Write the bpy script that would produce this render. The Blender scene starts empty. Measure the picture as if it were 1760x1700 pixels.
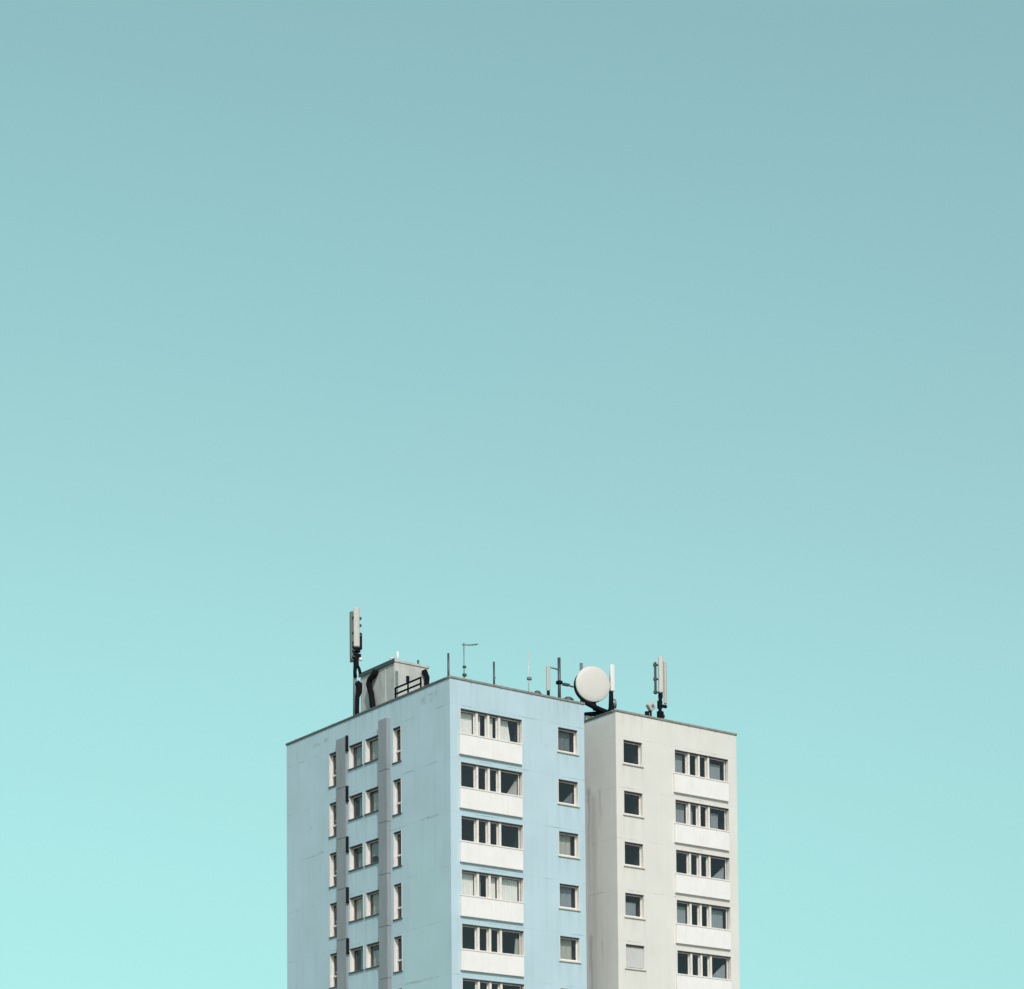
import bpy, math, random
from mathutils import Vector, Matrix
R = math.radians
sc = bpy.context.scene
col = sc.collection
random.seed(7)

H = 35.567            # roof edge above the ground
ST = 2.8              # storey height

# ------------------------------------------------------------------ camera
cam = bpy.data.cameras.new('camera')
cam.sensor_fit = 'HORIZONTAL'
cam.sensor_width = 36.0
cam.lens = 3908.4 / 1760 * 36
cam.shift_y = (2058.5 - 850.0) / 1760
cam.clip_start = 0.5
cam.clip_end = 20000
co = bpy.data.objects.new('camera', cam)
col.objects.link(co)
yaw, pit, rol = 0.63737, 0.06170, -0.00860
fw = Vector((math.sin(yaw) * math.cos(pit), math.cos(yaw) * math.cos(pit), math.sin(pit)))
rt = Vector((math.cos(yaw), -math.sin(yaw), 0))
up = rt.cross(fw)
r2 = rt * math.cos(rol) + up * math.sin(rol)
u2 = -rt * math.sin(rol) + up * math.cos(rol)
m3 = Matrix((r2, u2, -fw)).transposed()
co.matrix_world = Matrix.Translation((-66.012, -94.144, 1.6)) @ m3.to_4x4()
sc.camera = co

# ------------------------------------------------------------------ sky, sun, exposure
SUN_EL, SUN_AZ = R(41), R(26)          # azimuth measured from -Y towards -X
sd = Vector((-math.sin(SUN_AZ) * math.cos(SUN_EL), -math.cos(SUN_AZ) * math.cos(SUN_EL), math.sin(SUN_EL)))
w = bpy.data.worlds.new('World')
sc.world = w
w.use_nodes = True
nt = w.node_tree
nt.nodes.clear()
wo = nt.nodes.new('ShaderNodeOutputWorld')
bg = nt.nodes.new('ShaderNodeBackground')
sky = nt.nodes.new('ShaderNodeTexSky')
sky.sky_type = 'NISHITA'
sky.sun_disc = False
sky.sun_elevation = SUN_EL
sky.sun_rotation = math.atan2(sd.x, sd.y)
sky.altitude = 200
sky.air_density = 1.0
sky.dust_density = 1.0
sky.ozone_density = 1.0
SKY_STRENGTH = 0.15
SKY_GAIN = 2.0
tc = nt.nodes.new('ShaderNodeTexCoord')
dot = nt.nodes.new('ShaderNodeVectorMath'); dot.operation = 'DOT_PRODUCT'
dot.inputs[1].default_value = (0.0, 0.0, 1.0)
nt.links.new(tc.outputs['Generated'], dot.inputs[0])
ramp = nt.nodes.new('ShaderNodeValToRGB')
SKY_RAMP = [(t, (r / 3, g_ / 3, b_ / 3)) for t, r, g_, b_ in (
    (0.0, 0.75, 1.13, 0.99), (0.153, 1.115, 1.515, 1.13), (0.178, 1.235, 1.635, 1.17), (0.227, 1.486, 1.88, 1.27), (0.275, 1.73, 2.107, 1.384),
    (0.321, 1.916, 2.273, 1.455), (0.365, 2.07, 2.40, 1.51), (0.407, 2.15, 2.54, 1.59), (0.447, 2.24, 2.65, 1.65), (0.485, 2.32, 2.71, 1.69),
    (0.52, 2.42, 2.76, 1.705), (0.60, 1.9, 2.0, 1.4), (0.72, 1.2, 1.15, 1.0), (1.0, 1.0, 0.95, 0.9))]
els = ramp.color_ramp.elements
for i, (p, c) in enumerate(SKY_RAMP):
    e = els[i] if i < 2 else els.new(p)
    e.position = p
    e.color = (*c, 1)
nt.links.new(dot.outputs['Value'], ramp.inputs[0])
mul = nt.nodes.new('ShaderNodeMix'); mul.data_type = 'RGBA'; mul.blend_type = 'MULTIPLY'
mul.inputs[0].default_value = 1.0
nt.links.new(sky.outputs[0], mul.inputs[6])
gain = nt.nodes.new('ShaderNodeVectorMath'); gain.operation = 'SCALE'
gain.inputs['Scale'].default_value = SKY_GAIN
nt.links.new(ramp.outputs[0], gain.inputs[0])
side = nt.nodes.new('ShaderNodeVectorMath'); side.operation = 'DOT_PRODUCT'     # the sky is a little deeper towards the right
side.inputs[1].default_value = (0.804, -0.595, 0.0)
nt.links.new(tc.outputs['Generated'], side.inputs[0])
tilt = nt.nodes.new('ShaderNodeVectorMath'); tilt.operation = 'MULTIPLY_ADD'
nt.links.new(side.outputs['Value'], tilt.inputs[0])
tilt.inputs[1].default_value = (-0.045, -0.12, -0.085)
tilt.inputs[2].default_value = (1.0, 1.0, 1.0)
tm = nt.nodes.new('ShaderNodeVectorMath'); tm.operation = 'MULTIPLY'
nt.links.new(gain.outputs[0], tm.inputs[0]); nt.links.new(tilt.outputs[0], tm.inputs[1])
nt.links.new(tm.outputs[0], mul.inputs[7])
nt.links.new(mul.outputs[2], bg.inputs[0])
bg.inputs[1].default_value = SKY_STRENGTH
nt.links.new(bg.outputs[0], wo.inputs[0])

sl = bpy.data.lights.new('sun', 'SUN')
sl.energy = 2.95
sl.angle = R(0.53)
sl.color = (1.0, 0.90, 0.93)
so = bpy.data.objects.new('sun', sl)
so.rotation_euler = sd.to_track_quat('Z', 'Y').to_euler()
so.location = (0, 0, 80)
col.objects.link(so)
sc.view_settings.view_transform = 'Standard'
sc.view_settings.look = 'None'
sc.view_settings.exposure = 0
sc.view_settings.gamma = 1
sc.cycles.max_bounces = 8
sc.cycles.transparent_max_bounces = 12

# ------------------------------------------------------------------ materials
def new_mat(name):
    m = bpy.data.materials.new(name)
    m.use_nodes = True
    n = m.node_tree
    b = n.nodes['Principled BSDF']
    return m, n, b

def nd(n, t, **kw):
    x = n.nodes.new(t)
    for k, v in kw.items():
        setattr(x, k, v)
    return x

def math_node(n, op, a, b=None, clamp=False):
    x = nd(n, 'ShaderNodeMath', operation=op, use_clamp=clamp)
    for i, v in enumerate((a, b)):
        if v is None:
            continue
        if isinstance(v, (int, float)):
            x.inputs[i].default_value = v
        else:
            n.links.new(v, x.inputs[i])
    return x.outputs[0]

def mix_col(n, fac, a, b):
    x = nd(n, 'ShaderNodeMix', data_type='RGBA')
    for i, v in ((0, fac), (6, a), (7, b)):
        if isinstance(v, (int, float)):
            x.inputs[i].default_value = v
        elif isinstance(v, tuple):
            x.inputs[i].default_value = (*v, 1) if len(v) == 3 else v
        else:
            n.links.new(v, x.inputs[i])
    return x.outputs[2]

def noise(n, vec, scale, detail=3.0, rough=0.55):
    x = nd(n, 'ShaderNodeTexNoise')
    x.inputs['Scale'].default_value = scale
    x.inputs['Detail'].default_value = detail
    x.inputs['Roughness'].default_value = rough
    n.links.new(vec, x.inputs['Vector'])
    return x.outputs['Fac']

def ramp_node(n, v, lo, hi):
    x = nd(n, 'ShaderNodeMapRange', clamp=True)
    n.links.new(v, x.inputs[0])
    x.inputs[1].default_value = lo
    x.inputs[2].default_value = hi
    return x.outputs[0]

def scaled(n, vec, s):
    x = nd(n, 'ShaderNodeMapping')
    x.inputs['Scale'].default_value = s
    n.links.new(vec, x.inputs['Vector'])
    return x.outputs[0]

def wall_paint(name, base, dirt, streaks=0.0, front_edges=(), left_edges=(), left_marks=(), faded=None):
    """Painted concrete panels: joints, rain streaks, mottling, fine grain."""
    m, n, b = new_mat(name)
    pos = nd(n, 'ShaderNodeNewGeometry').outputs['Position']
    sep = nd(n, 'ShaderNodeSeparateXYZ')
    n.links.new(pos, sep.inputs[0])
    big = noise(n, pos, 0.35, 5, 0.6)
    strk = noise(n, scaled(n, pos, (3.2, 3.2, 0.16)), 1.0, 4, 0.6)
    fine = noise(n, pos, 14, 4, 0.7)
    dark = tuple(c * 0.93 for c in base)
    lite = tuple(min(0.9, c * 1.03) for c in base)
    c = mix_col(n, ramp_node(n, big, 0.32, 0.68), dark, lite)
    c = mix_col(n, math_node(n, 'MULTIPLY', ramp_node(n, strk, 0.52, 0.80), 0.22), c, dirt)
    c = mix_col(n, math_node(n, 'MULTIPLY', ramp_node(n, fine, 0.35, 0.8), 0.10), c, dirt)
    # storey joints of the precast panels, worn in places
    zz = math_node(n, 'ADD', sep.outputs[2], 1.40 - H + 60 * ST)
    fr = math_node(n, 'MODULO', zz, ST)
    ds = math_node(n, 'MINIMUM', fr, math_node(n, 'SUBTRACT', ST, fr))
    line = math_node(n, 'LESS_THAN', ds, 0.022)
    worn = ramp_node(n, noise(n, scaled(n, pos, (0.7, 0.7, 0.5)), 1.0, 4, 0.7), 0.50, 0.66)
    c = mix_col(n, math_node(n, 'MULTIPLY', math_node(n, 'MULTIPLY', line, math_node(n, 'ADD', worn, 0.08)), 0.62), c, tuple(x * 0.6 for x in dirt))
    # dirt that runs down from the roof edge
    topd = math_node(n, 'SUBTRACT', H, sep.outputs[2])
    fade = math_node(n, 'SUBTRACT', 1.0, ramp_node(n, topd, 0.0, 1.5))
    run = ramp_node(n, noise(n, scaled(n, pos, (6, 6, 0.35)), 1.0, 3, 0.6), 0.45, 0.7)
    c = mix_col(n, math_node(n, 'MULTIPLY', math_node(n, 'MULTIPLY', fade, run), 0.2), c, dirt)
    # rain dirt below the window sills
    nn = nd(n, 'ShaderNodeSeparateXYZ')
    n.links.new(nd(n, 'ShaderNodeNewGeometry').outputs['Normal'], nn.inputs[0])
    below = math_node(n, 'MODULO', math_node(n, 'SUBTRACT', 60 * ST + H - 2.93, sep.outputs[2]), ST)
    fall = math_node(n, 'MULTIPLY', math_node(n, 'SUBTRACT', 1.0, ramp_node(n, below, 0.0, 1.25)), ramp_node(n, noise(n, scaled(n, pos, (9, 9, 0.5)), 1.0, 3, 0.6), 0.30, 0.62))
    for axis, edges, nax in ((0, front_edges, 1), (1, left_edges, 0)):
        for k, e0 in enumerate(edges):
            dd = math_node(n, 'ABSOLUTE', math_node(n, 'SUBTRACT', sep.outputs[axis], e0))
            mk = math_node(n, 'SUBTRACT', 1.0, ramp_node(n, dd, 0.03, 0.20 if k % 2 == 0 else 0.42))
            mk = math_node(n, 'MULTIPLY', mk, math_node(n, 'LESS_THAN', nn.outputs[nax], -0.5))
            c = mix_col(n, math_node(n, 'MULTIPLY', math_node(n, 'MULTIPLY', mk, fall), 0.34), c, dirt)
    if faded:                                     # large sun-faded patch on the left face near the corner
        ed = math_node(n, 'MULTIPLY', math_node(n, 'SUBTRACT', noise(n, scaled(n, pos, (1, 0.8, 0.22)), 1.0, 4, 0.6), 0.5), 5.0)
        py_ = math_node(n, 'ABSOLUTE', math_node(n, 'SUBTRACT', sep.outputs[1], 2.2))
        m1 = math_node(n, 'SUBTRACT', 1.0, ramp_node(n, math_node(n, 'ADD', py_, ed), 1.5, 2.1))
        m2 = math_node(n, 'SUBTRACT', 1.0, ramp_node(n, math_node(n, 'ADD', sep.outputs[2], ed), H - 9.5, H - 7.0))
        mk = math_node(n, 'MULTIPLY', math_node(n, 'MULTIPLY', m1, m2), math_node(n, 'LESS_THAN', nn.outputs[0], -0.5))
        c = mix_col(n, math_node(n, 'MULTIPLY', mk, 0.38), c, faded)
    for y0, z0_, wy, wz, amt in left_marks:       # dark marks on the left face
        ey = math_node(n, 'POWER', math_node(n, 'DIVIDE', math_node(n, 'SUBTRACT', sep.outputs[1], y0), wy), 2.0)
        ez = math_node(n, 'POWER', math_node(n, 'DIVIDE', math_node(n, 'SUBTRACT', sep.outputs[2], z0_), wz), 2.0)
        mk = math_node(n, 'SUBTRACT', 1.0, ramp_node(n, math_node(n, 'ADD', ey, ez), 0.3, 1.0))
        mk = math_node(n, 'MULTIPLY', mk, ramp_node(n, noise(n, scaled(n, pos, (3, 2.2, 3)), 1.0, 4, 0.7), 0.42, 0.58))
        mk = math_node(n, 'MULTIPLY', mk, math_node(n, 'LESS_THAN', nn.outputs[0], -0.5))
        c = mix_col(n, math_node(n, 'MULTIPLY', mk, amt), c, tuple(x * 0.75 for x in dirt))
    # isolated blotches
    bl = ramp_node(n, noise(n, scaled(n, pos, (1.1, 1.1, 1.0)), 0.9, 6, 0.75), 0.645, 0.72)
    c = mix_col(n, math_node(n, 'MULTIPLY', bl, 0.36), c, dirt)
    if streaks:
        # two long drip stains on the side wall, below small outlets
        nor = nd(n, 'ShaderNodeSeparateXYZ')
        n.links.new(nd(n, 'ShaderNodeNewGeometry').outputs['Normal'], nor.inputs[0])
        side = math_node(n, 'LESS_THAN', nor.outputs[0], -0.5)
        wob = math_node(n, 'MULTIPLY', math_node(n, 'SUBTRACT', noise(n, scaled(n, pos, (1, 1.5, 0.8)), 1.0, 3), 0.5), 0.5)
        yy = math_node(n, 'ADD', sep.outputs[1], wob)
        tot = None
        for y0, hw, zt, zb, amt in ((2.42, 0.16, H - 3.7, H - 13, 0.5), (2.0, 0.34, H - 4.2, H - 24, 0.28), (1.42, 0.15, H - 3.95, H - 6.6, 0.36), (2.3, 0.2, H - 11.8, H - 30, 0.45), (1.35, 0.14, H - 12.3, H - 14, 0.3)):
            d = math_node(n, 'ABSOLUTE', math_node(n, 'SUBTRACT', yy, y0))
            v = math_node(n, 'SUBTRACT', 1.0, ramp_node(n, d, hw * 0.1, hw * 1.15))
            v = math_node(n, 'MULTIPLY', v, math_node(n, 'SUBTRACT', 1.0, ramp_node(n, sep.outputs[2], zt - 0.3, zt)))
            v = math_node(n, 'MULTIPLY', v, ramp_node(n, sep.outputs[2], zb, zt))
            v = math_node(n, 'MULTIPLY', v, amt)
            tot = v if tot is None else math_node(n, 'MAXIMUM', tot, v)
        c = mix_col(n, math_node(n, 'MULTIPLY', tot, side), c, (0.13, 0.17, 0.18))
    n.links.new(c, b.inputs['Base Color'])
    b.inputs['Roughness'].default_value = 0.9
    b.inputs['Specular IOR Level'].default_value = 0.25
    bmp = nd(n, 'ShaderNodeBump')
    bmp.inputs['Strength'].default_value = 0.25
    bmp.inputs['Distance'].default_value = 0.02
    hgt = math_node(n, 'ADD', math_node(n, 'MULTIPLY', noise(n, pos, 30, 3, 0.7), 0.3), math_node(n, 'MULTIPLY', math_node(n, 'SUBTRACT', 1.0, line), 0.5))
    n.links.new(hgt, bmp.inputs['Height'])
    n.links.new(bmp.outputs[0], b.inputs['Normal'])
    return m

def mottled(name, base, rough=0.6, metal=0.0, var=0.2, scale=6.0, stretch=(1, 1, 1), dirt=None, amt=0.35, spec=0.5):
    m, n, b = new_mat(name)
    pos = nd(n, 'ShaderNodeNewGeometry').outputs['Position']
    a = noise(n, scaled(n, pos, stretch), scale, 4, 0.65)
    c = mix_col(n, ramp_node(n, a, 0.3, 0.7), tuple(x * (1 - var) for x in base), tuple(min(0.9, x * (1 + var * 0.5)) for x in base))
    if dirt:
        d = noise(n, scaled(n, pos, (4, 4, 0.5)), 1.3, 5, 0.65)
        c = mix_col(n, math_node(n, 'MULTIPLY', ramp_node(n, d, 0.5, 0.75), amt), c, dirt)
    n.links.new(c, b.inputs['Base Color'])
    b.inputs['Roughness'].default_value = rough
    b.inputs['Specular IOR Level'].default_value = spec
    b.inputs['Metallic'].default_value = metal
    return m

def glass_mat():
    m, n, b = new_mat('window_glass')
    n.nodes.remove(b)
    out = n.nodes['Material Output']
    tr = nd(n, 'ShaderNodeBsdfTransparent'); tr.inputs[0].default_value = (0.88, 0.90, 0.90, 1)
    gl = nd(n, 'ShaderNodeBsdfGlossy'); gl.inputs['Roughness'].default_value = 0.02
    gl.inputs[0].default_value = (0.95, 0.88, 0.95, 1)
    geo = nd(n, 'ShaderNodeNewGeometry'); pos = geo.outputs['Position']
    dt = nd(n, 'ShaderNodeVectorMath', operation='DOT_PRODUCT')
    n.links.new(geo.outputs['Normal'], dt.inputs[0]); n.links.new(geo.outputs['Incoming'], dt.inputs[1])
    sch = math_node(n, 'POWER', math_node(n, 'SUBTRACT', 1.0, math_node(n, 'ABSOLUTE', dt.outputs['Value'])), 5.0)
    fres = math_node(n, 'ADD', math_node(n, 'MULTIPLY', sch, 0.92), 0.065)     # both faces of the pane
    bmp = nd(n, 'ShaderNodeBump'); bmp.inputs['Strength'].default_value = 0.06; bmp.inputs['Distance'].default_value = 0.05
    n.links.new(noise(n, pos, 1.6, 1), bmp.inputs['Height'])
    n.links.new(bmp.outputs[0], gl.inputs['Normal'])
    mx = nd(n, 'ShaderNodeMixShader')
    n.links.new(fres, mx.inputs[0])
    n.links.new(tr.outputs[0], mx.inputs[1]); n.links.new(gl.outputs[0], mx.inputs[2])
    n.links.new(mx.outputs[0], out.inputs[0])
    return m

def cloth(name, base):
    m, n, b = new_mat(name)
    pos = nd(n, 'ShaderNodeNewGeometry').outputs['Position']
    a = noise(n, scaled(n, pos, (14, 14, 0.4)), 1.0, 3)
    c = mix_col(n, ramp_node(n, a, 0.3, 0.7), tuple(x * 0.8 for x in base), base)
    n.links.new(c, b.inputs['Base Color'])
    b.inputs['Roughness'].default_value = 0.95
    return m

M = {}
M['blue'] = wall_paint('pale_blue_paint', (0.452, 0.592, 0.652), (0.27, 0.33, 0.345), 0.0, (6.97, 7.6, 8.33), (11.66, 9.62, 8.95, 8.28, 7.98, 7.3, 6.64, 5.28, 4.53),
    left_marks=((2.05, H - 0.72, 0.75, 0.32, 0.42), (1.45, H - 0.55, 0.4, 0.25, 0.35), (12.95, H - 0.78, 0.5, 0.16, 0.40), (12.0, H - 0.72, 0.3, 0.16, 0.4), (1.9, H - 6.98, 1.1, 0.09, 0.55), (2.6, H - 15.4, 2.0, 0.10, 0.5), (12.6, H - 6.9, 0.4, 0.10, 0.35)),
    faded=(0.445, 0.645, 0.635))
M['cream'] = wall_paint('cream_paint', (0.685, 0.662, 0.622), (0.46, 0.445, 0.40), 1.0, (11.46, 12.1, 12.82))
M['white'] = mottled('white_panel', (0.785, 0.755, 0.735), 0.7, 0, 0.05, 1.5, dirt=(0.60, 0.58, 0.53), amt=0.32)
M['frame'] = mottled('window_frame_paint', (0.74, 0.70, 0.655), 0.5, 0, 0.08, 4, dirt=(0.5, 0.48, 0.42), amt=0.3)
M['shutter'] = mottled('pale_shutter', (0.58, 0.575, 0.565), 0.6, 0, 0.06, 3)
M['sill'] = mottled('sill_paint', (0.60, 0.58, 0.51), 0.6, 0, 0.15, 5)
M['glass'] = glass_mat()
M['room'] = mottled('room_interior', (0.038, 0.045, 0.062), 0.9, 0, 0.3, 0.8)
M['cur_white'] = cloth('white_curtain', (0.84, 0.82, 0.78))
M['cur_grey'] = cloth('grey_curtain', (0.27, 0.30, 0.32))
M['cur_dark'] = cloth('dark_curtain', (0.14, 0.16, 0.17))
M['cur_mid'] = cloth('beige_blind', (0.43, 0.42, 0.38))
M['pier'] = mottled('grey_render', (0.26, 0.285, 0.305), 0.85, 0, 0.12, 1.2, (1, 1, 0.4), dirt=(0.18, 0.20, 0.20), amt=0.5)
M['coping'] = mottled('weathered_zinc_shaded', (0.11, 0.12, 0.12), 0.6, 0.2, 0.35, 2.5)  # side and back coping: shade put into a darker zinc tone
M['coping_lit'] = mottled('weathered_zinc_lit', (0.27, 0.26, 0.235), 0.6, 0.1, 0.3, 2.5)  # front coping: same zinc, sunlight put into a paler tone
M['head'] = mottled('painted_head_shade', (0.045, 0.052, 0.055), 0.8, 0, 0.2, 4)  # near-black colour stands in for the shade of the window soffit
M['sill_dark'] = mottled('dark_sill_metal', (0.10, 0.105, 0.105), 0.7, 0.1, 0.2, 5)
M['roof'] = mottled('roof_felt', (0.16, 0.16, 0.16), 0.95, 0, 0.3, 2)
M['louver'] = mottled('dark_vent_metal', (0.010, 0.012, 0.016), 0.8, 0.0, 0.3, 8, spec=0.12)
M['black'] = mottled('black_steel', (0.007, 0.0085, 0.011), 0.9, 0.0, 0.3, 8, spec=0.12)
M['dark'] = mottled('dark_galvanised_steel', (0.085, 0.10, 0.105), 0.5, 0.5, 0.3, 6)
M['galv'] = mottled('galvanised_steel', (0.22, 0.26, 0.27), 0.45, 0.4, 0.25, 6)
M['light'] = mottled('pale_grey_steel', (0.55, 0.56, 0.54), 0.5, 0.2, 0.15, 6)
M['radome'] = mottled('antenna_plastic', (0.50, 0.48, 0.44), 0.45, 0, 0.04, 2, dirt=(0.36, 0.36, 0.32), amt=0.25)
M['greyrad'] = mottled('grey_antenna_plastic', (0.135, 0.16, 0.16), 0.5, 0, 0.12, 5)
M['dish'] = mottled('white_radome', (0.575, 0.545, 0.51), 0.5, 0, 0.03, 1.2, dirt=(0.55, 0.54, 0.48), amt=0.35)
M['whitepl'] = mottled('white_antenna_plastic', (0.77, 0.755, 0.735), 0.4, 0, 0.04, 4)
M['ph'] = mottled('machine_room_cladding', (0.50, 0.50, 0.48), 0.75, 0, 0.22, 1.1, (1, 1, 0.6), dirt=(0.26, 0.28, 0.28), amt=0.6)
M['ground'] = mottled('paved_ground', (0.27, 0.235, 0.24), 0.95, 0, 0.25, 0.15)

# ------------------------------------------------------------------ mesh helpers
class MB:
    """Collects boxes, tubes and sheets, builds them as one mesh object."""
    def __init__(s):
        s.v, s.f, s.sm = [], [], []
    def quad(s, a, b, c, d):
        i = len(s.v); s.v += [tuple(a), tuple(b), tuple(c), tuple(d)]; s.f.append((i, i + 1, i + 2, i + 3)); s.sm.append(False); return s
    def box(s, lo, hi, ch=0.0, mat=None):
        x0, y0, z0 = lo; x1, y1, z1 = hi
        if ch <= 0:
            vs = [(x0, y0, z0), (x1, y0, z0), (x1, y1, z0), (x0, y1, z0), (x0, y0, z1), (x1, y0, z1), (x1, y1, z1), (x0, y1, z1)]
            fs = [(0, 3, 2, 1), (4, 5, 6, 7), (0, 1, 5, 4), (1, 2, 6, 5), (2, 3, 7, 6), (3, 0, 4, 7)]
        else:
            c = ch
            ring = lambda z, o: [(x0 + c, y0 + o, z), (x1 - c, y0 + o, z), (x1 - o, y0 + c, z), (x1 - o, y1 - c, z), (x1 - c, y1 - o, z), (x0 + c, y1 - o, z), (x0 + o, y1 - c, z), (x0 + o, y0 + c, z)]
            def inset(z):
                return [(x0 + c, y0 + c, z), (x1 - c, y0 + c, z), (x1 - c, y0 + c, z), (x1 - c, y1 - c, z), (x1 - c, y1 - c, z), (x0 + c, y1 - c, z), (x0 + c, y1 - c, z), (x0 + c, y0 + c, z)]
            vs = inset(z0) + ring(z0 + c, 0) + ring(z1 - c, 0) + inset(z1)
            fs = [tuple(range(7, -1, -1)), tuple(range(24, 32))]
            for k in range(3):
                for j in range(8):
                    fs.append((k * 8 + j, k * 8 + (j + 1) % 8, (k + 1) * 8 + (j + 1) % 8, (k + 1) * 8 + j))
        i = len(s.v)
        for p in vs:
            s.v.append(tuple(mat @ Vector(p)) if mat else p)
        for f in fs:
            s.f.append(tuple(i + k for k in f)); s.sm.append(False)
        return s
    def tube(s, pts, r, n=10, caps=True):
        """Round bar along a poly-line; r is one radius or one per point."""
        pts = [Vector(p) for p in pts]
        rs = r if isinstance(r, (list, tuple)) else [r] * len(pts)
        base = len(s.v); prev = None
        for k, p in enumerate(pts):
            t = ((pts[k + 1] - p) if k < len(pts) - 1 else (p - pts[k - 1])).normalized()
            if 0 < k < len(pts) - 1:
                t = ((pts[k + 1] - p).normalized() + (p - pts[k - 1]).normalized()).normalized()
            if prev is None:
                a = t.orthogonal().normalized()
            else:
                a = (prev - t * prev.dot(t)).normalized()
            prev = a; b = t.cross(a)
            for j in range(n):
                an = 2 * math.pi * j / n
                s.v.append(tuple(p + (a * math.cos(an) + b * math.sin(an)) * rs[k]))
        for k in range(len(pts) - 1):
            for j in range(n):
                s.f.append((base + k * n + j, base + k * n + (j + 1) % n, base + (k + 1) * n + (j + 1) % n, base + (k + 1) * n + j)); s.sm.append(True)
        if caps:
            s.f.append(tuple(base + j for j in range(n - 1, -1, -1))); s.sm.append(False)
            o = base + (len(pts) - 1) * n
            s.f.append(tuple(o + j for j in range(n))); s.sm.append(False)
        return s
    def lathe(s, prof, origin, axis, n=48):
        """prof: list of (distance along axis, radius)."""
        ax = Vector(axis).normalized(); a = ax.orthogonal().normalized(); b = ax.cross(a); o = Vector(origin)
        base = len(s.v)
        for d, r in prof:
            for j in range(n):
                an = 2 * math.pi * j / n
                s.v.append(tuple(o + ax * d + (a * math.cos(an) + b * math.sin(an)) * max(r, 1e-4)))
        for k in range(len(prof) - 1):
            for j in range(n):
                s.f.append((base + k * n + j, base + k * n + (j + 1) % n, base + (k + 1) * n + (j + 1) % n, base + (k + 1) * n + j)); s.sm.append(True)
        return s
    def build(s, name, mat, parent=None, loc=(0, 0, 0)):
        me = bpy.data.meshes.new(name)
        me.from_pydata(s.v, [], s.f)
        me.polygons.foreach_set('use_smooth', s.sm)
        me.materials.append(mat)
        me.update()
        o = bpy.data.objects.new(name, me)
        col.objects.link(o)
        o.location = loc
        if parent:
            o.parent = parent
        return o

def tag(o, label=None, cat=None, group=None, kind=None):
    if label: o['label'] = label
    if cat: o['category'] = cat
    if group: o['group'] = group
    if kind: o['kind'] = kind
    return o

def thing(name, label, cat, loc=(0, 0, 0), group=None):
    o = bpy.data.objects.new(name, None)
    o.empty_display_size = 0.3
    col.objects.link(o)
    o.location = loc
    return tag(o, label, cat, group)

kids = {}
def note(parent, child):
    kids.setdefault(parent, []).append(child)
    return child

# ------------------------------------------------------------------ ground
g = MB()
g.quad((-6000, -6000, 0), (6000, -6000, 0), (6000, 6000, 0), (-6000, 6000, 0))
tag(g.build('ground', M['ground']), kind='structure')

# ------------------------------------------------------------------ facade pieces
def wall_sheet(mb, P, u0, u1, z0, z1, holes):
    """Front sheet with rectangular holes; P(u, d, z) maps wall coordinates to the tower. Holes get 0.3 m deep reveals."""
    us = sorted({u0, u1, *[h[0] for h in holes], *[h[1] for h in holes]})
    zs = sorted({z0, z1, *[h[2] for h in holes], *[h[3] for h in holes]})
    for a, b in zip(us, us[1:]):
        for c, d in zip(zs, zs[1:]):
            if any(h[0] - 1e-6 <= a and b <= h[1] + 1e-6 and h[2] - 1e-6 <= c and d <= h[3] + 1e-6 for h in holes):
                continue
            mb.quad(P(a, 0, c), P(b, 0, c), P(b, 0, d), P(a, 0, d))
    for a, b, c, d in holes:
        D = 0.30
        mb.quad(P(a, 0, c), P(a, D, c), P(b, D, c), P(b, 0, c))
        mb.quad(P(a, 0, d), P(b, 0, d), P(b, D, d), P(a, D, d))
        mb.quad(P(a, 0, c), P(a, 0, d), P(a, D, d), P(a, D, c))
        mb.quad(P(b, 0, c), P(b, D, c), P(b, D, d), P(b, 0, d))

def lining(mb, w, h, depth, t=0.035, proud=0.012):
    """Painted surround that lines the reveal."""
    e = 0.004
    mb.box((e, -proud, -h + e), (t, depth, -e)).box((w - t, -proud, -h + e), (w - e, depth, -e))
    mb.box((t + 0.003, 0.155, -t), (w - t - 0.003, depth, -e)).box((t + 0.003, -proud + 0.003, -h + e), (w - t - 0.003, depth, -h + t))

def sash(mb, x0, x1, z0, z1, y, b=0.055, d=0.06):
    mb.box((x0, y, z0), (x0 + b, y + d, z1)).box((x1 - b, y, z0), (x1, y + d, z1))
    mb.box((x0 + b, y + 0.003, z1 - b), (x1 - b, y + d - 0.003, z1)).box((x0 + b, y + 0.003, z0), (x1 - b, y + d - 0.003, z0 + b))

def room(w, h, root, depth=1.6):
    r = MB(); y0, y1 = 0.302, depth
    r.quad((0, y1, -h), (w, y1, -h), (w, y1, 0), (0, y1, 0))
    r.quad((0, y0, -h), (0, y1, -h), (0, y1, 0), (0, y0, 0)).quad((w, y0, -h), (w, y1, -h), (w, y1, 0), (w, y0, 0))
    r.quad((0, y0, -h), (w, y0, -h), (w, y1, -h), (0, y1, -h)).quad((0, y0, 0), (w, y0, 0), (w, y1, 0), (0, y1, 0))
    return note(root, r.build('room_interior', M['room'], root))

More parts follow.
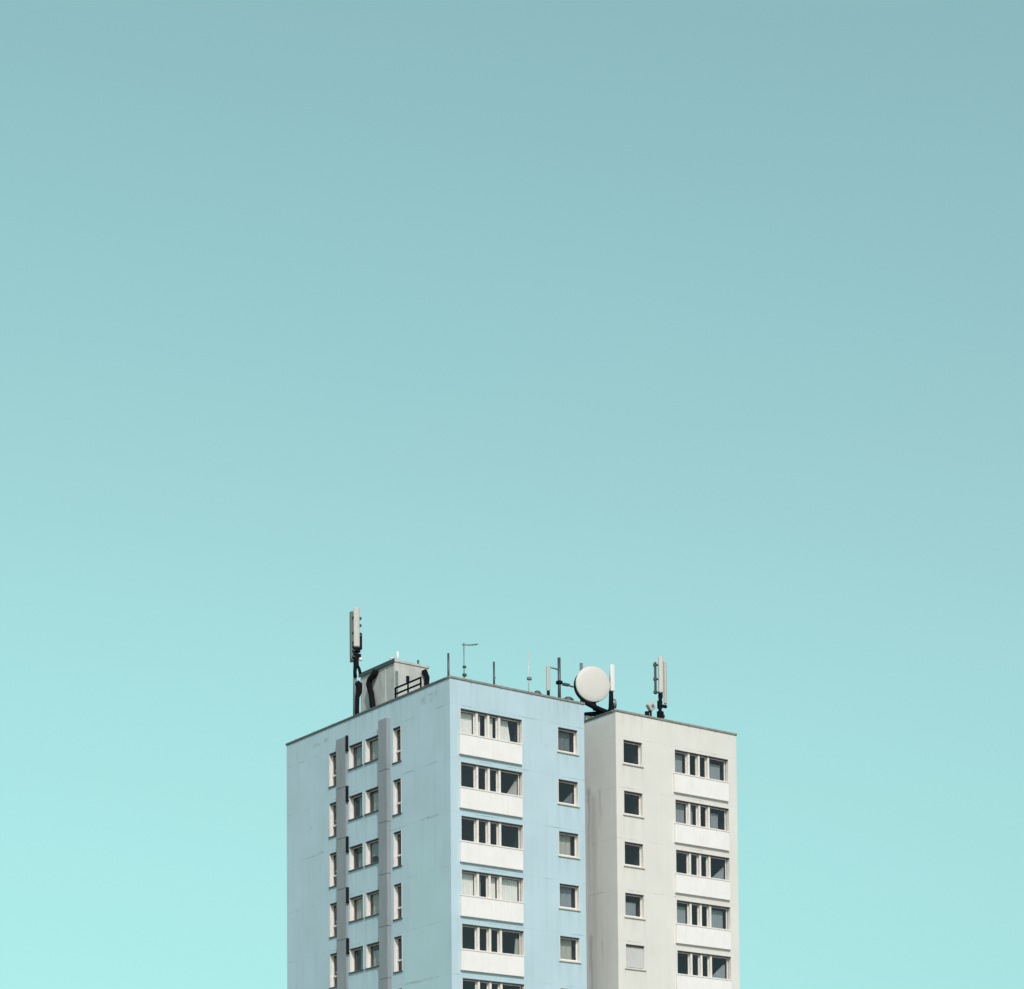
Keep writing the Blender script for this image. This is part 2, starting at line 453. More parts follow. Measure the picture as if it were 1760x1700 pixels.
def curtain(root, poly, y, mat, folds=9):
    """poly = (x0, x1_bottom, x1_top, z0, z1); a hanging cloth with soft folds."""
    x0, xb, xt, z0, z1 = poly
    m = MB(); nx, nz = folds * 6, 6; pts = []
    for j in range(nz + 1):
        t = j / nz; z = z0 + (z1 - z0) * t; xe = xb + (xt - xb) * t
        for i in range(nx + 1):
            s = i / nx
            pts.append((x0 + (xe - x0) * s, y + 0.018 * math.sin(s * folds * 2 * math.pi + 0.4 * math.sin(3 * t)), z))
    m.v = pts
    for j in range(nz):
        for i in range(nx):
            a = j * (nx + 1) + i
            m.f.append((a, a + 1, a + nx + 2, a + nx + 1)); m.sm.append(True)
    return note(root, m.build('curtain', M[mat], root))

def proto_window(kind):
    """One window of a kind, its parts as children; origin at the top left corner of the opening, on the wall face."""
    f = MB(); p = MB(); s = MB(); hd = MB()
    if kind == 'small':
        w, h = 1.37, 1.34
        lining(f, w, h, 0.27)
        sash(f, 0.04, w - 0.04, -h + 0.11, -0.04, 0.20, 0.06)
        f.box((0.04, 0.14, -h + 0.038), (w - 0.04, 0.262, -h + 0.11))
        p.quad((0.09, 0.235, -h + 0.09), (w - 0.09, 0.235, -h + 0.09), (w - 0.09, 0.235, -0.09), (0.09, 0.235, -0.09))
        s.box((-0.05, -0.075, -h - 0.03), (w + 0.05, 0.139, -h + 0.037), 0.01)
    elif kind == 'casement':
        w, h = 1.38, 1.33
        lining(f, w, h, 0.24)
        sash(f, 0.04, w - 0.04, -h + 0.05, -0.04, 0.185, 0.05)
        p.quad((0.08, 0.215, -h + 0.09), (w - 0.08, 0.215, -h + 0.09), (w - 0.08, 0.215, -0.08), (0.08, 0.215, -0.08))
        s.box((-0.05, -0.07, -h - 0.03), (w + 0.05, 0.184, -h + 0.037), 0.01)
    elif kind == 'tall':
        w, h = 0.79, 1.90
        lining(f, w, h, 0.23)
        sash(f, 0.04, w - 0.04, -h + 0.05, -0.04, 0.165, 0.05)
        f.box((0.091, 0.155, -1.29), (w - 0.091, 0.228, -1.20))
        p.quad((0.08, 0.195, -h + 0.08), (w - 0.08, 0.195, -h + 0.08), (w - 0.08, 0.195, -0.08), (0.08, 0.195, -0.08))
        s.box((-0.04, -0.06, -h - 0.03), (w + 0.04, 0.164, -h + 0.037), 0.01)
    else:
        w, h = 4.01, 1.34
        lining(f, w, h, 0.25)
        xs = [0.04, 1.10, 1.84, 2.54, w - 0.04]
        for a, b in zip(xs, xs[1:]):
            sash(f, a + 0.066, b - 0.066, -h + 0.06, -0.05, 0.19, 0.045)
        for x in xs[1:-1]:
            f.box((x + 0.01 - 0.065, 0.055, -h + 0.04), (x + 0.01 + 0.065, 0.246, -0.04))
        f.box((0.04, 0.185, -0.06), (w - 0.04, 0.252, -0.038))
        p.quad((0.09, 0.222, -h + 0.09), (w - 0.09, 0.222, -h + 0.09), (w - 0.09, 0.222, -0.09), (0.09, 0.222, -0.09))
        s.box((-0.10, -0.155, -h - 0.05), (w - 0.09, 0.19, -h + 0.037), 0.012)
    name = {'small': 'window', 'casement': 'window', 'tall': 'tall_window', 'ribbon': 'ribbon_window'}[kind]
    hd.box((0.038, -0.02, -0.05), (w - 0.038, 0.152, -0.003))  # strip added to draw the soffit's shade as a dark line
    root = f.build(name, M['frame'])
    note(root, hd.build('head_shade_strip', M['head'], root))
    note(root, p.build('pane', M['glass'], root))
    note(root, s.build('sill', {'ribbon': M['frame'], 'small': M['sill']}.get(kind, M['sill_dark']), root))
    room(w, h, root)
    return root, w, h

PROTO = {}
def put_window(kind, tower, loc, rz):
    if kind not in PROTO:
        root, w, h = proto_window(kind)
        PROTO[kind] = (root, w, h, list(kids[root]))
        o = root
    else:
        src, w, h, ks = PROTO[kind]
        o = src.copy(); col.objects.link(o)
        for c in ks:
            d = c.copy(); col.objects.link(d); d.parent = o
    o.parent = tower
    o.location = loc
    o.rotation_euler = (0, 0, rz)
    return o

def balcony_panel(tower, loc, mat):
    """White spandrel below a ribbon window: two sheets with a joint, standing 0.1 m proud of the wall."""
    b = MB(); w, h, p = 3.99, 1.03, 0.135
    b.box((0, -p, -h), (w * 0.5 - 0.010, 0.05, 0), 0.008).box((w * 0.5 + 0.010, -p, -h), (w, 0.05, 0), 0.008)
    b.box((0.02, -p + 0.015, -h + 0.02), (w - 0.02, 0.04, -0.02))
    return b.build('parapet_panel', M['white'], tower, loc)

def tower_shell(tower, name_mat, x0, x1, depth, front_holes, left_holes, link=None):
    mb = MB(); zt = H - 0.07
    wall_sheet(mb, lambda u, d, z: (u, d, z), x0, x1, 0, zt, front_holes)
    wall_sheet(mb, lambda u, d, z: (x0 + d, u, z), 0, depth, 0, zt, left_holes)
    mb.quad((x1, 0, 0), (x1, depth, 0), (x1, depth, zt), (x1, 0, zt))
    mb.quad((x1, depth, 0), (x0, depth, 0), (x0, depth, zt), (x1, depth, zt))
    t = 0.28
    # inner faces of the parapet
    zr = H - 0.42
    mb.quad((x0 + t, t, zr), (x1 - t, t, zr), (x1 - t, t, zt), (x0 + t, t, zt))
    mb.quad((x0 + t, depth - t, zr), (x0 + t, t, zr), (x0 + t, t, zt), (x0 + t, depth - t, zt))
    mb.quad((x1 - t, t, zr), (x1 - t, depth - t, zr), (x1 - t, depth - t, zt), (x1 - t, t, zt))
    mb.quad((x1 - t, depth - t, zr), (x0 + t, depth - t, zr), (x0 + t, depth - t, zt), (x1 - t, depth - t, zt))
    if link:
        a, b, c, d = link
        mb.box((a, b, 0), (c, d, H - 0.6))
    mb.build('wall', M[name_mat], tower)
    r = MB()
    r.quad((x0 + t, t, zr), (x1 - t, t, zr), (x1 - t, depth - t, zr), (x0 + t, depth - t, zr))
    r.build('roof_deck', M['roof'], tower)
    o = 0.05; q = 0.32; zb = H - 0.085; zc = H + 0.03
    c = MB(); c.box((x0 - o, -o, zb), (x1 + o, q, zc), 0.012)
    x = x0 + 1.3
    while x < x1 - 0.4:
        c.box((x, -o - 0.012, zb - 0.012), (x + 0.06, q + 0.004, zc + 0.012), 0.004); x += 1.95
    c.build('coping', M['coping_lit'], tower)
    c = MB(); c.box((x0 - o, depth - q, zb), (x1 + o, depth + o, zc), 0.012)
    c.box((x0 - o, q, zb), (x0 + q, depth - q, zc - 0.003), 0.012).box((x1 - q, q, zb), (x1 + o, depth - q, zc - 0.003), 0.012)
    y = 1.5
    while y < depth - 0.6:
        c.box((x0 - o - 0.012, y, zb - 0.012), (x0 + q + 0.004, y + 0.06, zc + 0.010), 0.004); y += 1.95
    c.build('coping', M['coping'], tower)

NB = 6                                   # storeys the picture reaches down to
DEPTH = 16.26
TOPZ = H - 1.56                          # head of the top windows
def rows(): return range(NB)

# ------------------------------------------------------------------ pale blue tower
blue = thing('apartment_tower', 'pale blue apartment tower with white balcony panels and grey piers, nearer one', 'apartment tower')
fh, lh = [], []
for k in rows():
    z = TOPZ - ST * k
    fh += [(0.63, 4.64, z - 1.34, z), (6.965, 8.335, z - 1.34, z)]
    lh += [(10.89, 11.68, z - 1.90, z), (8.26, 9.64, z - 1.33, z), (6.62, 8.0, z - 1.33, z), (4.51, 5.30, z - 1.90, z)]
tower_shell(blue, 'blue', 0.0, 8.78, DEPTH, fh, lh, link=(8.782, 5.2, 10.955, 12.0))
LEFT = R(-90)
E_CUR = {0: [((0.10, 1.0, 1.0, -1.25, -0.1), 'cur_white'), ((1.2, 1.52, 1.52, -1.25, -0.1), 'cur_white'), ((1.95, 2.32, 2.32, -1.25, -0.1), 'cur_white'), ((2.65, 3.5, 3.3, -1.25, -0.1), 'cur_white')],
         1: [((3.90, 3.15, 3.88, -1.25, -0.25), 'cur_mid')],
         3: [((0.10, 1.02, 1.02, -1.25, -0.1), 'cur_white'), ((1.2, 1.48, 1.48, -1.25, -0.1), 'cur_grey'), ((1.93, 2.42, 2.42, -1.25, -0.1), 'cur_white'), ((2.62, 3.86, 3.86, -1.25, -0.1), 'cur_white')],
         4: [((3.92, 3.62, 3.7, -1.25, -0.35), 'cur_mid')]}
F_CUR = {0: [((0.1, 1.1, 1.1, -1.2, -0.15), 'cur_dark')], 1: [((1.27, 0.45, 1.22, -1.25, -0.5), 'cur_dark')], 2: [((0.1, 1.1, 1.1, -1.25, -0.1), 'cur_mid')],
         3: [((0.1, 1.12, 1.12, -1.25, -0.1), 'cur_grey')], 4: [((0.1, 1.1, 1.1, -1.25, -0.1), 'cur_mid')]}
B_CUR = {0: [((0.25, 1.3, 1.3, -1.24, -0.1), 'cur_grey')], 1: [((0.55, 1.3, 1.3, -1.24, -0.1), 'cur_grey')], 2: [((0.4, 1.3, 1.3, -1.24, -0.4), 'cur_grey')],
         3: [((0.2, 1.3, 1.3, -1.24, -0.1), 'cur_mid')], 4: [((0.6, 1.1, 1.3, -1.24, -0.1), 'cur_grey')]}
C_CUR = {0: [((0.2, 1.3, 1.3, -1.24, -0.1), 'cur_mid')], 1: [((0.3, 1.28, 1.28, -1.24, -0.2), 'cur_mid')], 2: [((0.1, 1.28, 1.28, -0.8, -0.1), 'cur_grey')], 3: [((0.2, 0.95, 1.2, -1.24, -0.1), 'cur_mid')],
         4: [((0.2, 1.3, 1.3, -1.24, -0.35), 'cur_mid')]}
for k in rows():
    z = TOPZ - ST * k
    o = put_window('ribbon', blue, (0.63, 0, z), 0)
    for poly, mt in E_CUR.get(k, []): curtain(o, poly, 0.36, mt)
    balcony_panel(blue, (0.535, 0, z - 1.395), 'white')
    o = put_window('small', blue, (6.965, 0, z), 0)
    for poly, mt in F_CUR.get(k, []): curtain(o, poly, 0.38, mt, 3)
    put_window('tall', blue, (0, 11.68, z), LEFT)
    o = put_window('casement', blue, (0, 9.64, z), LEFT)
    for poly, mt in B_CUR.get(k, []): curtain(o, poly, 0.33, mt, 6)
    o = put_window('casement', blue, (0, 8.0, z), LEFT)
    for poly, mt in C_CUR.get(k, []): curtain(o, poly, 0.33, mt, 6)
    put_window('tall', blue, (0, 5.30, z), LEFT)
# grey piers up the left face
for y0, y1, d, zt in ((9.81, 10.80, 0.11, H - 0.98), (5.55, 6.38, 0.235, H - 0.92)):
    pr = MB(); z1 = zt
    while z1 > 2.0:
        pr.box((-d, y0, max(0.0, z1 - ST + 0.03)), (-0.001, y1, z1), 0.012)
        pr.box((-d + 0.03, y0 + 0.03, max(0.0, z1 - ST - 0.01)), (-0.002, y1 - 0.03, max(0.02, z1 - ST + 0.05)))
        pr.box((-d - 0.012, y1 - 0.02, z1 - 0.55), (-0.002, y1 + 0.07, z1 - 0.47), 0.004).box((-d - 0.012, y1 - 0.02, z1 - 1.75), (-0.002, y1 + 0.07, z1 - 1.67), 0.004)
        z1 -= ST
    pr.build('pier', M['pier'], blue)
vent = None
for k in range(NB):
    z = H - 0.95 - ST * k
    if vent is None:
        v = MB()
        v.box((-0.125, 0, -0.80), (0, 0.11, 0), 0.008)
        for j in range(9):
            v.box((-0.140, 0.005, -0.76 + j * 0.082), (-0.127, 0.105, -0.72 + j * 0.082))
        v.box((-0.16, -0.05, -0.86), (0, 0.10, -0.80), 0.008)
        vent = v.build('vent_louver', M['louver'], blue, (-0.002, 9.695, z))
    else:
        c = vent.copy(); col.objects.link(c); c.parent = blue; c.location = (-0.002, 9.695, z)

# ------------------------------------------------------------------ cream tower
cream = thing('apartment_tower', 'cream apartment tower beside the pale blue one across a narrow gap', 'apartment tower')
X0, X1 = 10.96, 19.735
fh = []
for k in rows():
    z = TOPZ - ST * k
    fh += [(11.455, 12.825, z - 1.34, z), (15.115, 19.125, z - 1.34, z)]
tower_shell(cream, 'cream', X0, X1, DEPTH, fh, [])
CE_CUR = {0: [((0.1, 0.9, 0.9, -1.25, -0.15), 'cur_grey'), ((2.75, 3.7, 3.7, -1.25, -0.3), 'cur_grey')],
          1: [((0.1, 1.0, 1.0, -1.25, -0.1), 'cur_grey'), ((1.2, 1.6, 1.6, -1.25, -0.1), 'cur_grey'), ((2.95, 3.5, 3.5, -1.25, -0.3), 'cur_grey')],
          2: [((3.88, 2.9, 3.8, -1.25, -0.5), 'cur_grey')],
          3: [((0.1, 1.0, 1.0, -1.25, -0.25), 'cur_grey'), ((2.75, 3.75, 3.75, -1.25, -0.2), 'cur_grey')],
          4: [((3.88, 2.75, 3.75, -1.25, -0.4), 'cur_grey')]}
CF_CUR = {3: [((0.2, 1.1, 1.1, -1.25, -0.4), 'cur_grey')]}
for k in rows():
    z = TOPZ - ST * k
    o = put_window('small', cream, (11.455, 0, z), 0)
    for poly, mt in CF_CUR.get(k, []): curtain(o, poly, 0.40, mt, 5)
    if k == 4:                                    # closed pale roller shutter
        sh = MB(); sh.box((0.05, 0.115, -1.22), (1.32, 0.135, -0.10))
        for j in range(18):
            sh.box((0.05, 0.105, -1.215 + j * 0.062), (1.32, 0.116, -1.165 + j * 0.062), 0.004)
        sh.build('roller_shutter', M['shutter'], o)
    o = put_window('ribbon', cream, (15.115, 0, z), 0)
    for poly, mt in CE_CUR.get(k, []): curtain(o, poly, 0.38, mt, 5)
    balcony_panel(cream, (15.02, 0, z - 1.395), 'white')

# ------------------------------------------------------------------ roof equipment
ZR = H - 0.42                      # roof deck
CAMDIR = Vector((-66, -94, 0)).normalized()

def rz_mat(loc, rz):
    return Matrix.Translation(loc) @ Matrix.Rotation(rz, 4, 'Z')

# machine room on the blue roof
px0, py0, px1, py1, pz = 2.2, 8.41, 4.45, 11.86, H + 3.22
ph = thing('roof_machine_room', 'pale grey machine room hut with black ducts on the blue roof', 'machine room', (px0, py0, ZR))
def L(x, y, z): return (x - px0, y - py0, z - ZR)
b = MB(); b.box(L(px0, py0, ZR), L(px1, py1, pz))
for y in (9.3, 10.95):          # cladding ribs on the left side
    b.box(L(px0 - 0.025, y, ZR + 0.3), L(px0 + 0.01, y + 0.05, pz - 0.1))
for x in (3.4,):
    b.box(L(x, py0 - 0.02, ZR + 0.3), L(x + 0.04, py0 + 0.01, pz - 0.1))
b.build('wall', M['ph'], ph)
r_ = MB(); r_.box(L(px0 - 0.05, py0 - 0.05, pz), L(px1 + 0.05, py1 + 0.05, pz + 0.14), 0.01)
rf = r_.build('roof', M['ph'], ph)
e = MB(); e.box(L(px0 - 0.09, py0 - 0.08, pz - 0.05), L(px0 - 0.052, py1 + 0.08, pz + 0.16)); e.build('eaves_flashing', M['dark'], ph)
v = MB(); v.tube([L(2.62, 9.35, pz + 0.142), L(2.62, 9.35, pz + 0.46)], 0.09, 12).tube([L(2.62, 9.35, pz + 0.46), L(2.62, 9.35, pz + 0.52)], 0.12, 12)
v.build('vent_pipe', M['whitepl'], ph)
v = MB(); v.tube([L(2.62, 8.72, pz + 0.142), L(2.62, 8.72, pz + 0.70)], 0.065, 12); v.build('vent_pipe', M['whitepl'], ph)
v = MB(); v.box(L(2.55, 8.84, pz + 0.142), L(2.70, 9.22, pz + 0.42), 0.02); v.build('vent_box', M['light'], ph)
v = MB(); v.tube([L(3.9, 8.60, pz + 0.142), L(3.9, 8.60, pz + 0.42)], 0.06, 10); v.build('vent_pipe', M['dark'], ph)
def duct(pts, r):
    t = MB(); t.tube([L(*p) for p in pts], r, 12); t.build('cable_duct', M['black'], ph)
duct([(2.05, 10.05, pz - 0.10), (2.00, 10.12, pz - 0.30), (1.98, 10.55, H + 2.72), (1.98, 10.68, H + 2.45), (1.98, 10.42, H + 1.85), (1.98, 10.25, H + 1.0), (1.98, 10.22, ZR)], 0.165)
duct([(4.02, 8.22, pz - 0.20), (4.10, 8.20, H + 2.85), (4.22, 8.20, H + 2.62), (4.18, 8.20, H + 2.2), (4.15, 8.20, ZR)], 0.15)
v = MB(); v.box(L(2.95, 8.32, H + 2.22), L(3.13, 8.405, H + 2.55), 0.01); v.build('lamp_box', M['black'], ph)
v = MB(); v.box(L(2.24, 8.385, H + 1.0), L(2.42, 8.407, H + 2.72), 0.005); v.build('door_strip', M['galv'], ph)

# roof railing at the left edge
rl = thing('roof_railing', 'low black steel safety railing on the edge in front of the machine room', 'railing', (0.45, 5.7, ZR))
rb = MB()
for y in (0.0, -1.2, -2.4):
    p = MB(); p.box((-0.035, y - 0.035, 0), (0.035, y + 0.035, 1.26)); p.build('post', M['black'], rl)
for z in (0.62, 0.90, 1.22):
    rb = MB(); rb.tube([(0, 0.04, z), (0, -2.44, z)], 0.052, 8); rb.build('rail', M['black'], rl)

def antenna_panel(root, c, w, d, h, rz, mat, name='antenna_panel'):
    m = MB(); m.box((-w / 2, -d / 2, -h / 2), (w / 2, d / 2, h / 2), min(w, d) * 0.28, rz_mat(c, rz))
    return m.build(name, M[mat], root)

# tall antenna mast beside the machine room
t = thing('antenna_mast', 'tallest antenna mast with grey panels and black boxes, beside the machine room', 'antenna mast', (0.95, 10.5, ZR), 'mobile phone antenna masts on the roofs')
z0 = 0.42
p = MB(); p.tube([(0, 0, 0), (0, 0, z0 + 6.1)], [0.125, 0.075], 12)
p.box((-0.28, -0.28, 0), (0.28, 0.28, 0.03)); p.build('pole', M['galv'], t)
a = antenna_panel(t, (-0.02, -0.23, z0 + 5.40), 0.34, 0.19, 2.25, R(-40), 'radome')
a2 = antenna_panel(t, (-0.17, 0.06, z0 + 4.98), 0.24, 0.16, 2.72, R(-97), 'greyrad')
a3 = antenna_panel(t, (0.31, -0.12, z0 + 4.70), 0.20, 0.13, 0.95, R(30), 'black')
k = MB()
for z in (3.75, 4.1, 4.35, 4.55, 5.1, 5.95):
    k.box((-0.22, -0.19, z0 + z - 0.04), (0.26, 0.10, z0 + z + 0.04))
for z in (5.0, 5.55, 5.95):
    k.box((0.10, -0.26, z0 + z - 0.07), (0.29, -0.12, z0 + z + 0.07))
k.build('bracket', M['dark'], t)
for c, s in (((0.00, -0.16, 4.18), (0.22, 0.18, 0.24)), ((0.16, -0.14, 4.16), (0.16, 0.16, 0.28)), ((0.02, -0.12, 3.55), (0.24, 0.2, 0.75)), ((0.18, -0.16, 3.86), (0.20, 0.16, 0.18))):
    m = MB(); m.box((c[0] - s[0] / 2, c[1] - s[1] / 2, z0 + c[2] - s[2] / 2), (c[0] + s[0] / 2, c[1] + s[1] / 2, z0 + c[2] + s[2] / 2), 0.02); m.build('radio_unit', M['black'], t)
m = MB(); m.lathe([(0, 0.0), (0, 0.10), (0.06, 0.10), (0.10, 0.07), (0.12, 0.0)], (0.22, -0.26, z0 + 3.62), (-0.5, -0.85, 0.1), 16); m.build('round_cover', M['whitepl'], t)
m = MB(); m.tube([(0.02, -0.12, z0 + 4.0), (0.0, -0.15, z0 + 3.5), (-0.08, -0.13, z0 + 2.9), (-0.03, -0.11, z0 + 2.6)], 0.10, 10)
m.tube([(0.05, -0.14, z0 + 3.35), (0.18, -0.17, z0 + 3.1), (0.24, -0.18, z0 + 2.85)], 0.085, 10)
m.tube([(0.03, -0.13, z0 + 2.35), (0.16, -0.19, z0 + 2.2), (0.15, -0.19, z0 + 1.8), (0.05, -0.17, z0 + 1.5), (0.03, -0.17, z0 + 0.9), (0.06, -0.16, z0 - 0.35)], [0.15, 0.19, 0.17, 0.125, 0.12, 0.12], 10)
m.build('cable_bundle', M['black'], t)
m = MB(); m.box((-0.26, -0.04, z0 + 3.48), (-0.10, 0.12, z0 + 3.60), 0.01); m.build('connector', M['dark'], t)
# small box at the foot
b = MB(); b.box((-0.2, -0.16, 0), (0.2, 0.16, 0.62), 0.03); b.box((-0.24, -0.2, 0.60), (0.24, 0.2, 0.66), 0.01)
tag(b.build('junction_box', M['galv'], None, (0.7, 12.1, ZR)), 'small grey junction box left of the tallest antenna mast', 'junction box')

def rod(name, label, x, y, ztop, r, mat, cat='rod', clamps=(), group=None, foot=True):
    t = thing(name, label, cat, (x, y, ZR), group)
    m = MB(); m.tube([(0, 0, 0), (0, 0, ztop + 0.42)], [r, r * 0.9], 10); m.build('pole', M[mat], t)
    m = MB(); m.box((-0.12, -0.12, 0), (0.12, 0.12, 0.025), 0.005); m.tube([(0, 0, 0.025), (0, 0, 0.14)], r * 1.8, 10); m.build('base_plate', M[mat], t)
    for z, s in clamps:
        m = MB(); m.box((-s * 0.5, -s * 0.6, z + 0.42 - s * 0.5), (s * 1.1, s * 0.6, z + 0.42 + s * 0.5), s * 0.15); m.build('clamp', M['galv'], t)
    return t

rod('lightning_rod', 'dark upright rod standing right on the front corner of the blue roof', 0.36, 0.62, 1.42, 0.062, 'dark', 'lightning rod', group='lightning rods on the blue roof')
rod('lightning_rod', 'short dark upright rod halfway along the front edge of the blue roof', 3.26, 0.60, 1.46, 0.058, 'dark', 'lightning rod', ((0.62, 0.08),), group='lightning rods on the blue roof')
rod('whip_antenna', 'thin pale whip antenna on the front edge of the blue roof', 5.55, 0.62, 2.40, 0.026, 'light', 'whip antenna', ((0.96, 0.15), (0.12, 0.15)))

# television aerial
t = thing('television_aerial', 'thin television aerial whose boom points right from its mast top', 'aerial', (1.35, 0.62, ZR))
m = MB(); m.tube([(0, 0, 0), (0, 0, 2.56)], 0.03, 8); m.box((-0.12, -0.12, 0), (0.12, 0.12, 0.025)); m.build('mast', M['galv'], t)
m = MB(); m.tube([(-0.08, 0.02, 2.46), (0.40, 0.0, 2.52), (0.88, -0.02, 2.64)], 0.030, 8); m.build('boom', M['galv'], t)
m = MB()
for i in range(5):
    x = 0.0 + i * 0.2
    z = 2.45 + 0.075 * x + 0.12 * x * x
    m.tube([(x, -0.16, z), (x, 0.16, z)], 0.009, 6)
m.build('elements', M['galv'], t)
for z, s in ((1.29, 0.12), (0.86, 0.14)):
    m = MB(); m.box((-s * 0.5, -s * 0.5, z - s * 0.5), (s * 0.9, s * 0.5, z + s * 0.5), 0.01); m.build('clamp', M['dark'], t)

# slim pale antenna and the dark mast next to it
t = thing('slim_antenna', 'slim pale tube antenna with black foot, just left of the dark mast', 'antenna', (6.86, 0.62, ZR))
m = MB(); m.box((-0.11, -0.09, 0.90), (0.11, 0.09, 2.30), 0.05); m.build('antenna_panel', M['radome'], t)
m = MB(); m.tube([(0, 0, 0), (0, 0, 0.90)], 0.085, 10); m.build('pole', M['black'], t)
t = thing('antenna_mast', 'dark bare mast with side arms, left of the big round dish', 'antenna mast', (7.62, 0.64, ZR))
m = MB(); m.tube([(0, 0, 0), (0, 0, 2.86)], 0.085, 12); m.box((-0.16, -0.16, 0), (0.16, 0.16, 0.03)); m.build('pole', M['dark'], t)
m = MB(); m.tube([(-0.62, -0.01, 2.24), (0, 0, 2.21)], 0.045, 8); m.build('side_arm', M['galv'], t)
m = MB(); m.tube([(0, 0, 1.52), (1.15, 0.25, 1.52)], 0.045, 8); m.box((0.35, 0.02, 1.46), (0.75, 0.22, 1.58), 0.01); m.build('side_arm', M['dark'], t)
m = MB(); m.box((-0.14, -0.14, 1.42), (0.14, 0.14, 1.60), 0.02); m.build('clamp', M['black'], t)

# low vents on the blue roof edge
for i, (x, lab, s) in enumerate(((6.22, 'small grey roof vent left of the slim pale antenna', 0.17), (8.30, 'small dark roof vent under the rim of the big dish', 0.24))):
    t = MB(); t.tube([(0, 0, 0), (0, 0, 0.62)], s * 0.8, 14).lathe([(0.60, s), (0.72, s * 1.3), (0.84, s * 0.7), (0.88, 0.0)], (0, 0, 0), (0, 0, 1), 14)
    tag(t.build('roof_vent', M['dark'], None, (x, 0.75, ZR)), lab, 'roof vent', 'roof vents')

# big microwave dish on the cream roof
DY = 2.6
dc = Vector((11.50, DY, H + 2.12))
ax = Vector((-math.sin(R(20)), -math.cos(R(20)), 0.0))
t = thing('microwave_dish', 'large white round drum dish at the inner corner of the cream roof', 'dish', (dc.x, dc.y + 0.9, ZR))
off = Vector((dc.x, dc.y + 0.9, ZR))
rad = 0.99
def rel(v): return tuple(Vector(v) - off)
m = MB(); m.lathe([(0.0, rad - 0.02), (0.0, rad), (-0.05, rad), (-0.50, rad - 0.03), (-0.62, 0.55), (-0.70, 0.2), (-0.70, 0.0)], rel(dc), ax, 64); m.build('drum', M['black'], t)  # shade on the drum's side is put into its black colour
m = MB(); m.lathe([(-0.03, rad + 0.012), (0.03, rad + 0.012), (0.05, rad - 0.03), (0.075, rad * 0.7), (0.09, rad * 0.3), (0.092, 0.0)], rel(dc), ax, 64); m.build('radome', M['dish'], t)
m = MB(); m.tube([rel(dc - ax * 0.62), rel(dc - ax * 0.95 + Vector((0.15, 0, -0.25))), rel((11.75, 2.66, H + 0.80))], [0.16, 0.13, 0.10], 12)
m.box(rel((11.58, 2.52, H + 0.68)), rel((11.92, 2.76, H + 0.86)), 0.02); m.build('mount_arm', M['black'], t)

# black support frame with the white panel antenna
t = thing('panel_antenna', 'white upright panel on a black pole frame, right of the big dish', 'antenna', (12.70, 2.5, ZR))
off = Vector((12.70, 2.5, ZR))
m = MB(); m.tube([rel((12.72, 2.5, H + 3.3)), rel((12.70, 2.5, H + 0.95)), rel((12.62, 2.5, H + 0.72)), rel((12.35, 2.5, H + 0.52))], [0.06, 0.15, 0.17, 0.18], 12)
m.tube([rel((12.60, 2.5, H + 0.75)), rel((12.60, 2.5, ZR))], 0.10, 10); m.build('pole', M['black'], t)
m = MB(); m.box(rel((12.57, 2.32, H + 1.86)), rel((12.86, 2.46, H + 3.38)), 0.04); m.build('antenna_panel', M['whitepl'], t)
m = MB(); m.tube([rel((12.45, 2.5, H + 0.62)), rel((11.9, 2.5, H + 0.72)), rel((10.75, 2.46, H + 0.98))], [0.17, 0.15, 0.13], 10); m.build('brace', M['black'], t)
m = MB(); m.tube([rel((12.45, 2.5, H + 0.62)), rel((11.9, 2.72, H + 0.54)), rel((11.30, 3.15, H + 0.53))], [0.17, 0.15, 0.10], 10); m.build('brace', M['black'], t)
m = MB(); m.box(rel((11.30, 2.95, ZR)), rel((11.95, 3.5, H + 0.42)), 0.02); m.build('ballast_block', M['ph'], t)
t = thing('drum_antenna', 'small grey drum antenna low behind the black pole frame', 'antenna', (13.05, 2.75, ZR))
m = MB(); a_ = Vector((0.75, -0.45, 0.1)); m.lathe([(0.16, 0.0), (0.16, 0.22), (0.12, 0.27), (-0.10, 0.27), (-0.2, 0.18), (-0.24, 0.0)], (0, 0, 1.72), a_, 24); m.build('drum', M['galv'], t)
m = MB(); m.tube([(0.0, 0.02, 0), (0.0, 0.02, 1.5)], 0.07, 10); m.box((-0.15, -0.15, 0), (0.15, 0.15, 0.03)); m.build('pole', M['dark'], t)
rod('mast_stub', 'grey mast top peeking over the upper left rim of the big dish', 11.96, 4.2, 3.77, 0.10, 'galv', 'mast')

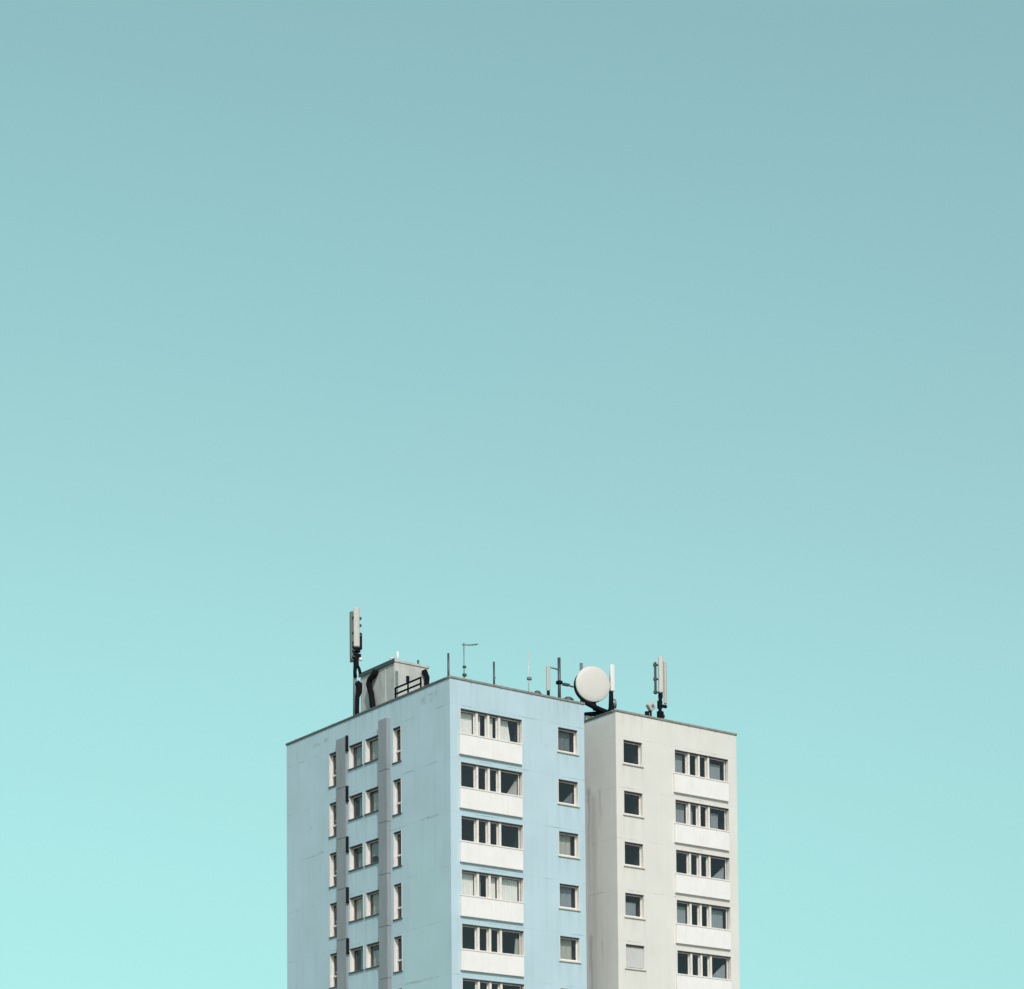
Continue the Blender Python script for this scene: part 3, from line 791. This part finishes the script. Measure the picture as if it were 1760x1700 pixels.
# antenna mast on the cream roof
t = thing('antenna_mast', 'pale twin panel antenna mast on the front edge of the cream roof', 'antenna mast', (14.92, 0.95, ZR), 'mobile phone antenna masts on the roofs')
m = MB(); m.tube([(0, 0, 0), (0, 0, 3.9)], 0.07, 12); m.box((-0.25, -0.25, 0), (0.25, 0.25, 0.03)); m.build('pole', M['dark'], t)
antenna_panel(t, (-0.04, -0.17, z0 + 2.78), 0.27, 0.16, 2.05, R(-35), 'radome')
antenna_panel(t, (0.33, -0.10, z0 + 2.40), 0.22, 0.15, 2.42, R(35), 'radome')
antenna_panel(t, (-0.24, 0.06, z0 + 2.62), 0.14, 0.12, 1.80, R(-100), 'dark')
k = MB()
for z in (1.80, 2.55, 3.35):
    k.box((-0.36, -0.02, z0 + z - 0.09), (-0.17, 0.12, z0 + z + 0.09), 0.02); k.box((-0.2, -0.04, z0 + z - 0.035), (0.2, 0.04, z0 + z + 0.035))
k.build('bracket', M['dark'], t)
for c, s in (((-0.02, -0.10, 1.60), (0.22, 0.18, 0.25)), ((0.27, -0.08, 1.06), (0.30, 0.16, 0.16)), ((-0.06, -0.08, 1.1), (0.25, 0.2, 0.45)), ((-0.05, -0.10, 0.45), (0.34, 0.24, 0.55))):
    m = MB(); m.box((c[0] - s[0] / 2, c[1] - s[1] / 2, z0 + c[2] - s[2] / 2), (c[0] + s[0] / 2, c[1] + s[1] / 2, z0 + c[2] + s[2] / 2), 0.02); m.build('radio_unit', M['black'], t)
m = MB(); m.tube([(-0.02, -0.12, z0 + 1.6), (-0.10, -0.12, z0 + 1.0), (-0.05, -0.12, z0 + 0.5), (-0.12, -0.12, z0 - 0.35)], 0.10, 10); m.build('cable_bundle', M['black'], t)
m = MB(); m.box((0.12, -0.10, z0 + 0.42), (0.30, 0.05, z0 + 0.60), 0.02); m.box((0.0, -0.05, z0 + 0.48), (0.14, 0.02, z0 + 0.54)); m.build('connector', M['dark'], t)
t = thing('tilted_box', 'pale tilted equipment box on a black foot, left of the twin panel mast', 'equipment box', (14.22, 0.9, ZR))
m = MB(); m.box((-0.22, -0.14, -0.22), (0.22, 0.14, 0.22), 0.04, Matrix.Translation((0, 0, 1.34)) @ Matrix.Rotation(R(-38), 4, 'Y')); m.build('housing', M['radome'], t)
m = MB(); m.lathe([(0, 0.10), (0.02, 0.10), (0.02, 0.0)], (0.02, -0.145, 1.34), (0, -1, 0), 16); m.build('round_cover', M['galv'], t)
m = MB(); m.tube([(0, 0, 0), (0, 0, 1.2)], 0.06, 10); m.tube([(-0.30, -0.04, 0.0), (-0.30, -0.04, 0.98)], 0.13, 10); m.tube([(-0.3, -0.04, 0.9), (0, 0, 1.1)], 0.06, 8); m.build('foot', M['black'], t)
